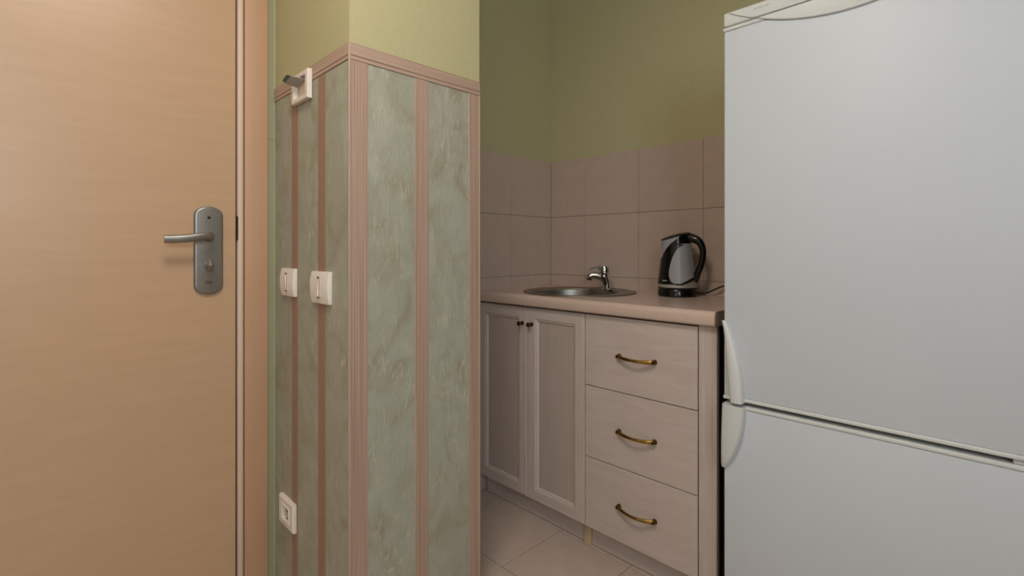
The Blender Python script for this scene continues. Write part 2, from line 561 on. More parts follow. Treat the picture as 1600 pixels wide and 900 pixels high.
door = struct(empty('door_1', (X_DOORWALL - 0.02, DY0, 0)), 'light wood veneer door with satin lever handle', 'door')
XD = X_DOORWALL - 0.0045
obj('door_leaf', box(XD - 0.04, XD, DY0, DY1, 0.006, DZ, 0.0015, 2), 'door', door)
obj('gap_light_block', box(XD - 0.042, XD - 0.012, DY1, DY1 + 0.0052, 0.0, DZ + 0.004), 'dark', door)
obj('gap_light_block', box(XD - 0.042, XD - 0.012, DY0 - 0.0052, DY0, 0.0, DZ + 0.004), 'dark', door)  # this and the next two are added to block light leaking round the leaf
obj('gap_light_block', box(XD - 0.042, XD - 0.012, DY0, DY1, DZ, DZ + 0.004), 'dark', door)
obj('gap_light_block', box(XD - 0.038, XD - 0.004, DY0, DY1, -0.002, 0.006), 'dark', door)
# long rounded back plate
plate = empty('handle_plate', (XD, 0.386, 1.0793)); plate.parent = door
plate.matrix_parent_inverse = parent_world(door).inverted()
bm = bmesh.new()
HW, z_lo, z_hi, yc = 0.0372, 0.951, 1.2076, 0.3862
poly = []
for k in range(17):
    t = PI * k / 16
    poly.append((yc + HW * math.cos(t), z_hi - HW * 0.72 + HW * 0.72 * math.sin(t)))
for k in range(17):
    t = PI + PI * k / 16
    poly.append((yc + HW * math.cos(t), z_lo + HW * 0.72 + HW * 0.72 * math.sin(t)))
add_prism(bm, poly, lambda a, b, d: (XD + d, a, b), 0.0, 0.011, 0.006, 4)
bpy.data.objects.remove(plate)
plate = obj('handle_plate', bm, 'satin', door, True)
ly, lz = 0.386, 1.1205
bm = bmesh.new()
add_tube(bm, [(XD + 0.008, ly, lz), (XD + 0.016, ly, lz), (XD + 0.018, ly, lz)], [0.0135, 0.0135, 0.012], 24)
path = catmull([(XD + 0.012, ly, lz), (XD + 0.040, ly, lz), (XD + 0.052, ly - 0.008, lz), (XD + 0.0565, ly - 0.026, lz - 0.001),
                (XD + 0.0575, ly - 0.06, lz - 0.007), (XD + 0.056, ly - 0.092, lz - 0.010), (XD + 0.055, ly - 0.116, lz - 0.0105)], 6)
add_tube(bm, path, lerp_list([0.0095, 0.0095, 0.0105, 0.011, 0.0112, 0.0112, 0.0108], 6), 16, flat=(0.62, 1.0))
obj('lever', bm, 'satin', plate, True)
bm = bmesh.new()
add_tube(bm, [(XD + 0.009, ly, 1.036), (XD + 0.021, ly, 1.036)], [0.0125, 0.0110], 20)
add_tube(bm, [(XD + 0.020, ly, 1.022), (XD + 0.029, ly, 1.036), (XD + 0.020, ly, 1.050)], [0.0065, 0.0100, 0.0065], 12)
obj('thumb_turn', bm, 'satin', plate, True)
for z in (1.1745,):
    bm = bmesh.new()
    add_tube(bm, [(XD + 0.0105, ly, z), (XD + 0.0118, ly, z)], [0.0048, 0.0042], 16)
    s = obj('screw', bm, 'strike', plate, True)
bm = bmesh.new()
for dy in (-0.0075, -0.0035, 0.001, 0.005):
    add_box(bm, XD + 0.0108, XD + 0.0114, ly + dy, ly + dy + 0.0018, 0.983 - 0.0012 * (dy > 0), 0.9905)
obj('engraved_mark', bm, 'strike', plate)
bm = bmesh.new()
add_box(bm, XD - 0.03, X_DOORWALL - 0.0025, 0.4588, 0.4696, 1.110, 1.183, 0.001, 1)
add_box(bm, XD - 0.02, X_DOORWALL + 0.0005, 0.4585, 0.4625, 1.126, 1.146, 0.001, 1)
add_box(bm, XD - 0.02, X_DOORWALL + 0.0005, 0.4585, 0.4625, 1.158, 1.172, 0.001, 1)
obj('latch', bm, 'strike', door)

fr = struct(empty('trim_3', (X_DOORWALL, 0.48, 0)), 'orange-toned wood door casing with pale rebate strip', 'door frame')
def frame_piece(name, y0, y1, x0, x1, mat, bev, z1=DZ + 0.02):
    return obj(name, box(x0, x1, y0, y1, 0.0, z1, bev, 3), mat, fr, True)
frame_piece('jamb', DY1 + 0.0053, 0.4797, X_DOORWALL - T, X_DOORWALL - 0.002, 'jamb', 0.0025)
frame_piece('casing', 0.4815, 0.5490, X_DOORWALL - 0.02, X_DOORWALL + 0.0085, 'casing', 0.004, DZ + 0.09)
frame_piece('jamb', DY0 - 0.0205, DY0 - 0.0053, X_DOORWALL - T, X_DOORWALL - 0.002, 'jamb', 0.0025)
frame_piece('casing', DY0 - 0.0900, DY0 - 0.0225, X_DOORWALL - 0.02, X_DOORWALL + 0.0085, 'casing', 0.004, DZ + 0.09)
obj('jamb', box(X_DOORWALL - T, X_DOORWALL - 0.002, DY0 - 0.0205, 0.4797, DZ + 0.004, DZ + 0.0235, 0.002), 'jamb', fr, True)
obj('casing', box(X_DOORWALL - 0.002, X_DOORWALL + 0.0083, DY0 - 0.0225, 0.4815, DZ + 0.024, DZ + 0.0895, 0.004), 'casing', fr, True)
obj('rebate_line', box(X_DOORWALL - T, X_DOORWALL - 0.0045, 0.4797, 0.4815, 0.0, DZ), 'rebate', fr)
obj('rebate_line', box(X_DOORWALL - T, X_DOORWALL - 0.0045, DY0 - 0.0225, DY0 - 0.0205, 0.0, DZ + 0.025), 'rebate', fr)


# ------------------------------------------------------------------ switches, socket, card holder on the partition's front
YF = Y_PART0 - e1        # surface they sit on
def light_switch(xc, zc, w, h, on, label):
    t = tag(empty('light_switch', (xc, YF, zc - h / 2)), label, 'light switch')
    # plate, bowed outwards from top to bottom
    bm = bmesh.new()
    n = 12
    prof = [(-h / 2 + h * k / n, 0.0085 + 0.0055 * math.cos(PI * (k / n - 0.5)) ** 0.8 if 0 < k < n else 0.0085) for k in range(n + 1)]
    outline = [(0.0, -h / 2)] + [(d, z) for z, d in prof] + [(0.0, h / 2)]
    add_prism(bm, outline, lambda a, b, d: (xc + d, YF - a, zc + b), -w / 2, w / 2, 0.0012, 2)
    obj('plate', bm, 'plastic', t, True)
    # recessed track and narrow toggle
    fy = YF - 0.0142
    bm = box(xc - 0.0085, xc + 0.0085, fy - 0.0004, fy + 0.003, zc - h * 0.29, zc + h * 0.29, 0.0003, 1)
    tr = obj('track', bm, 'plastic_in', t)
    bm = bmesh.new()
    sgn = 1 if on else -1
    poly = [(-h * 0.27, 0.001), (-h * 0.27, 0.0035 - 0.0015 * sgn), (0, 0.0042), (h * 0.27, 0.0035 + 0.0015 * sgn), (h * 0.27, 0.001)]
    add_prism(bm, [(d, z) for z, d in poly], lambda a, b, d: (xc + d, fy - a, zc + b), -0.0062, 0.0062, 0.0006, 1)
    obj('toggle', bm, 'plastic', t)
    obj('indicator', box(xc - 0.0055, xc + 0.0055, fy - 0.0009, fy, zc + h * 0.295, zc + h * 0.345), 'slot', t)
    obj('indicator', box(xc - 0.0050, xc + 0.0050, fy - 0.0009, fy, zc - h * 0.325, zc - h * 0.295), 'slot', t)
    return t
light_switch(-1.5210, 0.985, 0.100, 0.0815, True, 'ivory light switch on the brown paper strip closer to the door casing')
light_switch(-1.2960, 0.981, 0.108, 0.0845, False, 'ivory light switch on the brown paper strip closer to the wall corner')


def ring_plate(bm, x0, x1, z0, z1, ix, iz, y_wall, d, bevel):
    """flat square frame: outer rect, inner hole inset ix / iz, thickness d"""
    b = bmesh.new()
    loops = []
    spec = [(0, 0, 0.0), (0, 0, d - bevel), (bevel, bevel, d), (ix - bevel * 0.6, iz - bevel * 0.6, d), (ix, iz, d - bevel * 0.6), (ix, iz, 0.0)]
    for a, c, dd in spec:
        loops.append([b.verts.new((x, y_wall - dd, z)) for x, z in ((x0 + a, z0 + c), (x1 - a, z0 + c), (x1 - a, z1 - c), (x0 + a, z1 - c))])
    for l0, l1 in zip(loops, loops[1:]):
        for k in range(4):
            b.faces.new((l0[k], l0[(k + 1) % 4], l1[(k + 1) % 4], l1[k]))
    merge(bm, b)

# earthed socket low on the wall
sx0, sx1, sz0, sz1 = -1.5860, -1.4770, 0.2530, 0.3365
t = tag(empty('wall_socket', ((sx0 + sx1) / 2, YF, sz0)), 'ivory square wall socket low on the papered wall beside the door casing', 'socket')
bm = bmesh.new(); ring_plate(bm, sx0, sx1, sz0, sz1, 0.024, 0.0180, YF, 0.012, 0.004); obj('frame', bm, 'plastic', t, True)
bm = bmesh.new(); ring_plate(bm, sx0 + 0.023, sx1 - 0.023, sz0 + 0.0172, sz1 - 0.0172, 0.006, 0.005, YF, 0.0145, 0.0012); obj('inner_frame', bm, 'plastic', t)
scx, scz = (sx0 + sx1) / 2, (sz0 + sz1) / 2
bm = bmesh.new()
add_box(bm, sx0 + 0.028, sx1 - 0.028, YF - 0.004, YF, sz0 + 0.0215, sz1 - 0.0215)
obj('well', bm, 'plastic_in', t)
for s in (-1, 1):
    bm = bmesh.new()
    add_tube(bm, [(scx + s * 0.0095, YF - 0.0035, scz), (scx + s * 0.0095, YF - 0.0046, scz)], 0.003, 10)
    obj('pin_hole', bm, 'slot', t)
for s in (-1, 1):
    obj('earth_clip', box(scx - 0.002, scx + 0.002, YF - 0.0085, YF - 0.003, scz + s * 0.017 - 0.003, scz + s * 0.017 + 0.003), 'satin', t)

# card holder: open square frame with a lifted flap, over the border
cx0, cx1, cz0, cz1 = -1.4780, -1.3640, 1.5000, 1.5810
t = tag(empty('card_holder', ((cx0 + cx1) / 2, YF, cz0)), 'white square frame with a lifted smoky flap mounted over the paper border', 'card holder')
bm = bmesh.new(); ring_plate(bm, cx0, cx1, cz0, cz1, 0.017, 0.0135, YF - 0.002, 0.013, 0.002); obj('frame', bm, 'plastic', t, True)
obj('back_plate', box(cx0 + 0.016, cx1 - 0.016, YF - 0.0035, YF - 0.0022, cz0 + 0.0125, cz1 - 0.0125), 'plastic_in', t)
def slab(pts, t_):
    b = bmesh.new()
    for p in pts:
        b.verts.new((p[0], p[1], p[2] - t_ / 2)); b.verts.new((p[0], p[1], p[2] + t_ / 2))
    bmesh.ops.convex_hull(b, input=b.verts[:])
    return b
fy0, fy1, fy2 = YF - 0.005, YF - 0.037, YF - 0.047
fl = obj('flap', slab([(-1.4030, fy0, 1.5600), (-1.4620, fy0, 1.5500), (-1.4230, fy1, 1.5680), (-1.4640, fy1, 1.5570)], 0.002), 'flap', t)
obj('flap_tip', slab([(-1.4230, fy1, 1.5680), (-1.4640, fy1, 1.5570), (-1.4290, fy2, 1.5690), (-1.4580, fy2, 1.5600)], 0.0018), 'flap_tip', fl)

# ------------------------------------------------------------------ kitchen base units
YD = 1.440            # front of doors and drawers
DT = 0.019            # their thickness
YC = YD + DT + 0.001  # carcass front
ZT0, ZT1 = 0.858, 0.902     # worktop
ZD0, ZD1 = 0.092, 0.851
XA, XB, XC, XE = -1.6740, -1.0905, -0.6705, -0.6140


def carcass(parent, x0, x1, z0, z1, name='body'):
    bm = bmesh.new()
    s = 0.016
    add_box(bm, x0, x0 + s, YC, Y_BACK - 0.012, z0, z1)
    add_box(bm, x1 - s, x1, YC, Y_BACK - 0.012, z0, z1)
    add_box(bm, x0 + s, x1 - s, YC, Y_BACK - 0.012, z0, z0 + s)
    add_box(bm, x0 + s, x1 - s, Y_BACK - 0.018, Y_BACK - 0.012, z0 + s, z1)
    add_box(bm, x0 + s, x1 - s, YC, YC + 0.08, z1 - 0.008, z1)
    return obj(name, bm, 'carcass', parent)


def panel_door(parent, x0, x1, z0, z1, knob_x, label_knob):
    d = empty('door', ((x0 + x1) / 2, YD + DT / 2, z0)); d.parent = parent
    d.matrix_parent_inverse = parent_world(parent).inverted()
    # mitred frame: profile (inset from the door's edge, front depth)
    prof = [(0.0, DT), (0.0, 0.002), (0.002, 0.0), (0.041, 0.0), (0.044, 0.002), (0.050, 0.0035), (0.056, 0.0095), (0.056, DT)]
    corners = [(x0, z0, 1, 1), (x1, z0, -1, 1), (x1, z1, -1, -1), (x0, z1, 1, -1)]
    for k, nm in enumerate(('rail', 'stile', 'rail', 'stile')):
        bm = bmesh.new()
        rows = []
        for c in (corners[k], corners[(k + 1) % 4]):
            rows.append([bm.verts.new((c[0] + c[2] * a, YD + dd, c[1] + c[3] * a)) for a, dd in prof])
        n = len(prof)
        for j in range(n):
            bm.faces.new((rows[0][j], rows[0][(j + 1) % n], rows[1][(j + 1) % n], rows[1][j]))
        bm.faces.new(rows[0]); bm.faces.new(rows[1])
        obj(nm, bm, 'drawer' if nm == 'rail' else 'cab', d)
    obj('panel', box(x0 + 0.050, x1 - 0.050, YD + 0.0085, YD + 0.015, z0 + 0.050, z1 - 0.050), 'cab_panel', d)
    bm = bmesh.new()
    zk = 0.786
    add_tube(bm, [(knob_x, YD + 0.001, zk), (knob_x, YD - 0.002, zk), (knob_x, YD - 0.003, zk), (knob_x, YD - 0.011, zk),
                  (knob_x, YD - 0.016, zk), (knob_x, YD - 0.021, zk), (knob_x, YD - 0.024, zk), (knob_x, YD - 0.0255, zk)],
             [0.0085, 0.0085, 0.0048, 0.0042, 0.0085, 0.0098, 0.0080, 0.0035], 16)
    obj('knob', bm, 'bronze', d, True)
    return d


sc = tag(empty('sink_cabinet', ((XA + XB) / 2, 1.70, 0)), 'whitewashed two-door base cabinet with framed doors under the round sink', 'cabinet')
carcass(sc, XA + 0.001, XB - 0.001, 0.092, ZT0 - 0.0005)
xm = -1.3775
panel_door(sc, XA + 0.002, xm - 0.0018, ZD0, ZD1, -1.4035, 'left')
panel_door(sc, xm + 0.0018, XB - 0.0022, ZD0, ZD1, -1.3515, 'right')
obj('plinth', box(-1.6640, -1.1225, 1.488, 1.503, 0.0035, 0.0915), 'drawer', sc)
obj('foot', box(-1.1215, -1.0925, 1.4765, 1.53, 0.0, 0.0915, 0.001, 1), 'raw_wood', sc)
obj('foot', box(XA + 0.002, -1.6645, 1.4900, 1.53, 0.0, 0.0915), 'drawer', sc)
bm = bmesh.new(); add_box(bm, -1.224, -1.220, 1.4865, 1.4885, 0.012, 0.016); add_box(bm, -1.218, -1.214, 1.4865, 1.4885, 0.008, 0.011)
obj('chip_mark', bm, 'white_mark', sc)

dc = tag(empty('drawer_cabinet', ((XB + XE) / 2, 1.70, 0)), 'whitewashed base cabinet with three drawers and brass bow handles', 'cabinet')
carcass(dc, XB + 0.001, XC - 0.001, 0.092, ZT0 - 0.0005)
for z0, z1 in ((0.600, ZD1), (0.3445, 0.5970), (ZD0, 0.3415)):
    x0, x1 = XB + 0.0018, XC - 0.0018
    dr = obj('drawer', box(x0, x1, YD, YD + DT, z0, z1, 0.0014, 2), 'drawer', dc)
    # bow handle with two posts and a flared grip
    xc = -0.879; hh = z0 + 0.497 * (z1 - z0) - 0.003; L = 0.0655
    bm = bmesh.new()
    pts, rad = [], []
    for k in range(17):
        u = -1 + 2 * k / 16
        pts.append((xc + u * L, YD - 0.0105 - 0.0175 * math.cos(u * PI / 2) ** 0.9 if abs(u) < 1 else YD - 0.0105, hh - 0.0015 * math.cos(u * PI / 2)))
        rad.append(0.0042 + 0.0022 * abs(u) ** 1.5)
    add_tube(bm, pts, rad, 12, flat=(0.75, 1.15))
    h = obj('handle', bm, 'brass', dr, True)
    for s in (-1, 1):
        bm = bmesh.new()
        add_tube(bm, [(xc + s * (L + 0.001), YD + 0.001, hh), (xc + s * (L + 0.001), YD - 0.004, hh), (xc + s * (L + 0.001), YD - 0.0125, hh), (xc + s * (L + 0.001), YD - 0.0165, hh)],
                 [0.0088, 0.0080, 0.0064, 0.0045], 14)
        obj('handle_post', bm, 'bronze', dr, True)
obj('plinth', box(-1.0915, XC, 1.488, 1.503, 0.0035, 0.0915), 'drawer', dc)
# upright end post with a routed edge
ep = obj('end_post', box(XC + 0.0012, XE, YD + 0.0015, YD + 0.020, 0.0, ZT0 - 0.0005, 0.003, 2), 'cab', dc)
obj('edge_bead', box(XC + 0.0085, XC + 0.0105, YD + 0.0005, YD + 0.003, 0.0, ZT0 - 0.006), 'cab', ep)
obj('edge_bead', box(XE - 0.0160, XE - 0.0135, YD + 0.0005, YD + 0.003, 0.0, ZT0 - 0.006), 'cab', ep)
obj('side_panel', box(XE - 0.018, XE - 0.0005, YD + 0.0205, Y_BACK - 0.012, 0.0, ZT0 - 0.0005), 'charcoal_shade', dc)  # painted dark in place of the shade in the fridge gap

# worktop with rounded front edge and a hole for the bowl
SKX, SKY, SKR = -1.314, 1.695, 0.240
wt = bmesh.new()
x0, x1, yb, yf = X_KL + 0.006, XE + 0.003, Y_BACK - 0.006, 1.418
R = 0.016
prof = [(yb, ZT0), (yb, ZT1)]
for k in range(9):
    t_ = PI / 2 * k / 8
    prof.append((yf + R - R * math.sin(t_), ZT1 - R + R * math.cos(t_)))
for k in range(1, 6):
    t_ = PI / 2 * k / 5
    prof.append((yf + 0.010 - 0.010 * math.cos(t_), ZT0 + 0.010 - 0.010 * math.sin(t_)))
BWX, BWY, BWR = SKX - 0.016, SKY - 0.014, 0.184
# body built around the round cut-out: top and bottom faces are rings of quads to the circle
n = 64
def rim_pt(t_):
    c, s_ = math.cos(t_), math.sin(t_)
    y_lo, y_hi = yf + R, yb
    best = 1e9
    for val, comp, org in ((x0, c, SKX), (x1, c, SKX)):
        if abs(comp) > 1e-9 and (val - org) / comp > 0: best = min(best, (val - org) / comp)
    for val, comp, org in ((y_lo, s_, SKY), (y_hi, s_, SKY)):
        if abs(comp) > 1e-9 and (val - org) / comp > 0: best = min(best, (val - org) / comp)
    return (SKX + c * best, SKY + s_ * best)
angs = [2 * PI * k / n for k in range(n)] + [math.atan2(y - SKY, x - SKX) % (2 * PI) for x in (x0, x1) for y in (yf + R, yb)]
angs = sorted(set(round(a, 6) for a in angs))
RH = SKR - 0.02
for z in (ZT1, ZT0):
    a_in = [wt.verts.new((SKX + RH * math.cos(a), SKY + RH * math.sin(a), z)) for a in angs]
    a_out = [wt.verts.new((*rim_pt(a), z)) for a in angs]
    for k in range(len(angs)):
        k2 = (k + 1) % len(angs)
        wt.faces.new((a_in[k], a_out[k], a_out[k2], a_in[k2]))
    if z == ZT1: top_in = a_in
    else: bot_in = a_in
for k in range(len(angs)):
    k2 = (k + 1) % len(angs)
    wt.faces.new((top_in[k], top_in[k2], bot_in[k2], bot_in[k]))
pr = [(yf + R, ZT0)] + [(yf + R, ZT1)] + prof[3:]
ra = [wt.verts.new((x0, y, z)) for y, z in pr]
rb = [wt.verts.new((x1, y, z)) for y, z in pr]
for k in range(1, len(pr)):
    k2 = (k + 1) % len(pr)
    wt.faces.new((ra[k], ra[k2], rb[k2], rb[k]))
wt.faces.new(ra); wt.faces.new(rb)
for xx in (x0, x1):
    wt.faces.new([wt.verts.new(p) for p in ((xx, yf + R, ZT0), (xx, yb, ZT0), (xx, yb, ZT1), (xx, yf + R, ZT1))])
wt.faces.new([wt.verts.new(p) for p in ((x0, yb, ZT0), (x1, yb, ZT0), (x1, yb, ZT1), (x0, yb, ZT1))])
bmesh.ops.remove_doubles(wt, verts=wt.verts[:], dist=1e-5)
worktop = tag(obj('worktop', wt, 'worktop', None, True), 'pinkish beige laminate worktop with rounded front edge over both cabinets', 'worktop')
obj('sealing_bead', box(x0 + 0.002, x1 - 0.001, yb - 0.010, yb + 0.0005, ZT1, ZT1 + 0.0045, 0.0018, 2), 'worktop', worktop, True)
obj('sealing_bead', box(x0 - 0.0005, x0 + 0.010, yf + 0.03, yb - 0.010, ZT1, ZT1 + 0.0045, 0.0018, 2), 'worktop', worktop, True)

# ------------------------------------------------------------------ round steel sink
sink = tag(empty('sink', (SKX, SKY, ZT1 - 0.15)), 'round stainless steel sink set into the pinkish worktop', 'sink')
bm = bmesh.new()
n = 72
def circ(cx, cy, r, z):
    return [bm.verts.new((cx + r * math.cos(2 * PI * k / n), cy + r * math.sin(2 * PI * k / n), z)) for k in range(n)]
loops = [circ(SKX, SKY, SKR, ZT1 + 0.0002), circ(SKX, SKY, SKR - 0.003, ZT1 + 0.0042), circ(SKX, SKY, SKR - 0.009, ZT1 + 0.0055),
         circ(SKX, SKY, SKR - 0.018, ZT1 + 0.0040), circ(BWX, BWY, BWR + 0.010, ZT1 + 0.0030), circ(BWX, BWY, BWR + 0.003, ZT1 + 0.0015),
         circ(BWX, BWY, BWR - 0.002, ZT1 - 0.006)]
for l0, l1 in zip(loops, loops[1:]):
    for k in range(n):
        bm.faces.new((l0[k], l0[(k + 1) % n], l1[(k + 1) % n], l1[k]))
obj('rim', bm, 'steel', sink, True)
bm = bmesh.new()
add_lathe(bm, [(BWR - 0.002, -0.006), (BWR - 0.005, -0.04), (BWR - 0.009, -0.11), (BWR - 0.020, -0.135), (BWR - 0.045, -0.148), (0.045, -0.153),
               (0.040, -0.156), (0.0, -0.157)], (BWX, BWY, ZT1), 72)
bowl = obj('bowl', bm, 'steel', sink, True)
bm = bmesh.new()
add_lathe(bm, [(0.0, -0.150), (0.03, -0.150), (0.038, -0.152), (0.040, -0.1555)], (BWX, BWY, ZT1), 32)
obj('drain', bm, 'chrome', sink, True)
bm = bmesh.new()
for k in range(5):
    a = math.radians(101 - 4.2 * (k - 2))
    rr = BWR - 0.0048
    c_, s_ = math.cos(a), math.sin(a)
    p = Vector((BWX + rr * c_, BWY + rr * s_, ZT1 - 0.036))
    tdir = Vector((-s_, c_, 0)); nd = Vector((-c_, -s_, 0))
    b = bmesh.new()
    for dz in (-0.007, 0.007):
        for w_ in (-0.0028, 0.0028):
            for d_ in (-0.001, 0.0012):
                b.verts.new(p + tdir * w_ + nd * d_ + Vector((0, 0, dz)))
    bmesh.ops.convex_hull(b, input=b.verts[:])
    merge(bm, b)
obj('overflow_slot', bm, 'rubber', bowl)

# ------------------------------------------------------------------ mixer tap on the rim
FX, FY = -1.274, 1.840
ang = math.radians(45.46 - 8)          # local +x is to the right as seen from the hall; spout points the other way
FM = Matrix.Translation((FX, FY, ZT1 + 0.004)) @ Matrix.Rotation(ang, 4, 'Z')
tap = tag(empty('mixer_tap', (FX, FY, ZT1 + 0.004)), 'small chrome single-lever mixer tap on the rim of the round sink', 'tap')
def local(bm, mat):
    bmesh.ops.transform(bm, matrix=mat, verts=bm.verts[:]); return bm
bm = bmesh.new()
add_lathe(bm, [(0.0, 0.0), (0.021, 0.0), (0.021, 0.003), (0.0175, 0.006), (0.015, 0.012), (0.0, 0.013)], n=28)
obj('base_ring', local(bm, FM), 'chrome', tap, True)
bm = bmesh.new()
pts = catmull([(0.003, 0, 0.006), (0.001, 0, 0.024), (-0.004, 0, 0.042), (-0.010, 0, 0.056), (-0.012, 0, 0.066)], 5)
add_tube(bm, pts, lerp_list([0.0160, 0.0155, 0.0180, 0.0215, 0.0220], 5), 20)
bd = obj('body', local(bm, FM), 'chrome', tap, True)
bm = bmesh.new()
pts = catmull([(-0.008, 0, 0.048), (-0.028, 0, 0.058), (-0.050, 0, 0.062), (-0.068, 0, 0.060), (-0.076, 0, 0.055)], 5)
add_tube(bm, pts, lerp_list([0.0180, 0.0160, 0.0140, 0.0135, 0.0140], 5), 18)
sp = obj('spout', local(bm, FM), 'chrome', tap, True)
bm = bmesh.new()
add_tube(bm, [(-0.073, 0, 0.060), (-0.077, 0, 0.044), (-0.0775, 0, 0.041)], [0.0145, 0.0145, 0.0125], 18)
obj('aerator', local(bm, FM), 'chrome', sp, True)
bm = bmesh.new()
add_tube(bm, [(-0.012, 0, 0.068), (-0.011, 0, 0.074), (-0.009, 0, 0.092), (-0.008, 0, 0.1015), (-0.008, 0, 0.105)], [0.0210, 0.0232, 0.0228, 0.0195, 0.0090], 22)
cp = obj('lever_cap', local(bm, FM), 'chrome', tap, True)
bm = bmesh.new()
add_tube(bm, catmull([(-0.012, 0, 0.097), (-0.032, 0, 0.099), (-0.054, 0, 0.094), (-0.074, 0, 0.088)], 4), lerp_list([0.017, 0.0135, 0.0120, 0.0110], 4), 14, flat=(1.0, 0.5))
obj('lever', local(bm, FM), 'chrome', cp, True)

# ------------------------------------------------------------------ kettle on its power base
KX, KY = -0.930, 1.822
KM = Matrix.Translation((KX, KY, ZT1)) @ Matrix.Rotation(math.radians(27.4), 4, 'Z')
kb = tag(empty('kettle_base', (KX, KY, ZT1)), 'round black power base with cable under the kettle', 'kettle base')
bm = bmesh.new()
add_lathe(bm, [(0.0, 0.0), (0.0725, 0.0), (0.0745, 0.002), (0.0745, 0.024), (0.0725, 0.0275), (0.060, 0.0285), (0.0, 0.0285)], n=48)
obj('base_disc', local(bm, KM), 'black', kb, True)
bm = bmesh.new()
pts = catmull([(0.066, 0.03, 0.010), (0.085, 0.030, 0.009), (0.110, 0.028, 0.013), (0.140, 0.027, 0.028), (0.172, 0.022, 0.041), (0.22, 0.006, 0.040), (0.275, -0.025, 0.022), (0.315, -0.045, 0.006)], 6)
add_tube(bm, pts, 0.0031, 10)
obj('power_cable', local(bm, KM), 'rubber', kb, True)

kt = tag(empty('electric_kettle', (KX, KY, ZT1 + 0.0285)), 'black and grey electric kettle with big loop handle standing on its base', 'kettle')
def kr(z):      # body radius at height z
    return 0.0735 + (0.0515 - 0.0735) * max(0.0, min(1.0, (z - 0.046) / 0.170)) ** 0.92
def kc(z):      # slight lean of the body axis
    return -0.004 * max(0.0, (z - 0.05) / 0.17)
bm = bmesh.new()
add_lathe(bm, [(0.0, 0.0287), (0.0728, 0.0287), (0.0742, 0.031), (0.0742, 0.0355), (0.0, 0.0355)], n=48)
obj('skirt', local(bm, KM), 'black', kt, True)
bm = bmesh.new()
add_lathe(bm, [(0.0, 0.0356), (0.0738, 0.0356), (0.0742, 0.0385), (0.0742, 0.046), (0.0735, 0.0478), (0.0, 0.0478)], n=48)
obj('silver_ring', local(bm, KM), 'silver', kt, True)
bm = bmesh.new()
zs = [0.0479 + 0.172 * k / 14 for k in range(15)]
rings = []
N = 56
for z in zs:
    ring = []
    for k in range(N):
        a = 2 * PI * k / N
        x = kc(z) + kr(z) * math.cos(a); y = kr(z) * math.sin(a)
        w_ = max(0.0, (z - 0.165) / 0.055)
        x += -0.006 * w_ * max(0.0, -math.cos(a)) ** 6         # pouring lip
        zz = z + w_ * (0.010 + 0.013 * math.cos(a))             # rim rises towards the handle
        ring.append(bm.verts.new((x, y, zz)))
    rings.append(ring)
for a_, b_ in zip(rings, rings[1:]):
    for k in range(N):
        bm.faces.new((a_[k], a_[(k + 1) % N], b_[(k + 1) % N], b_[k]))
bm.faces.new(rings[0]); bm.faces.new(rings[-1])
body = obj('body', local(bm, KM), 'kettle_body', kt, True)
# lid: thin black cap following the raised rim
bm = bmesh.new()
lid = []
zt_ = zs[-1]
for rr, dz in ((1.03, -0.001), (1.04, 0.002), (0.97, 0.005), (0.7, 0.0095), (0.35, 0.012)):
    ring = []
    for k in range(N):
        a = 2 * PI * k / N
        x = kc(zt_) + kr(zt_) * math.cos(a) * rr - 0.006 * max(0.0, -math.cos(a)) ** 6 * rr
        ring.append(bm.verts.new((x, kr(zt_) * math.sin(a) * rr, zt_ + 0.010 + 0.013 * math.cos(a) * rr + dz)))
    lid.append(ring)
for a_, b_ in zip(lid, lid[1:]):
    for k in range(N):
        bm.faces.new((a_[k], a_[(k + 1) % N], b_[(k + 1) % N], b_[k]))
bm.faces.new(lid[0]); bm.faces.new(lid[-1])
obj('lid', local(bm, KM), 'black', kt, True)
# black front shell: from the spout side round to the window's curved edge, both flanks
def win_left(z):      # x of the window's left edge at height z (local)
    tab = [(0.036, 0.0), (0.047, -0.005), (0.053, -0.017), (0.0624, -0.0265), (0.080, -0.0325), (0.102, -0.0320), (0.125, -0.0275), (0.150, -0.0200), (0.170, -0.0110), (0.185, -0.0010), (0.195, 0.0120), (0.202, 0.030), (0.206, 0.07), (0.25, 0.07)]
    for (z0, v0), (z1, v1) in zip(tab, tab[1:]):
        if z0 <= z <= z1:
            return v0 + (v1 - v0) * (z - z0) / (z1 - z0)
    return tab[-1][1]
def shell_left(z):    # x of the shell's outer edge: silhouette low down, curving in above
    tab = [(0.0, -0.2), (0.140, -0.2), (0.150, -0.058), (0.168, -0.051), (0.185, -0.041), (0.200, -0.029), (0.212, -0.016), (0.222, -0.004), (0.232, 0.010), (0.25, 0.035)]
    for (z0, v0), (z1, v1) in zip(tab, tab[1:]):
        if z0 <= z <= z1:
            return v0 + (v1 - v0) * (z - z0) / (z1 - z0)
    return tab[-1][1]
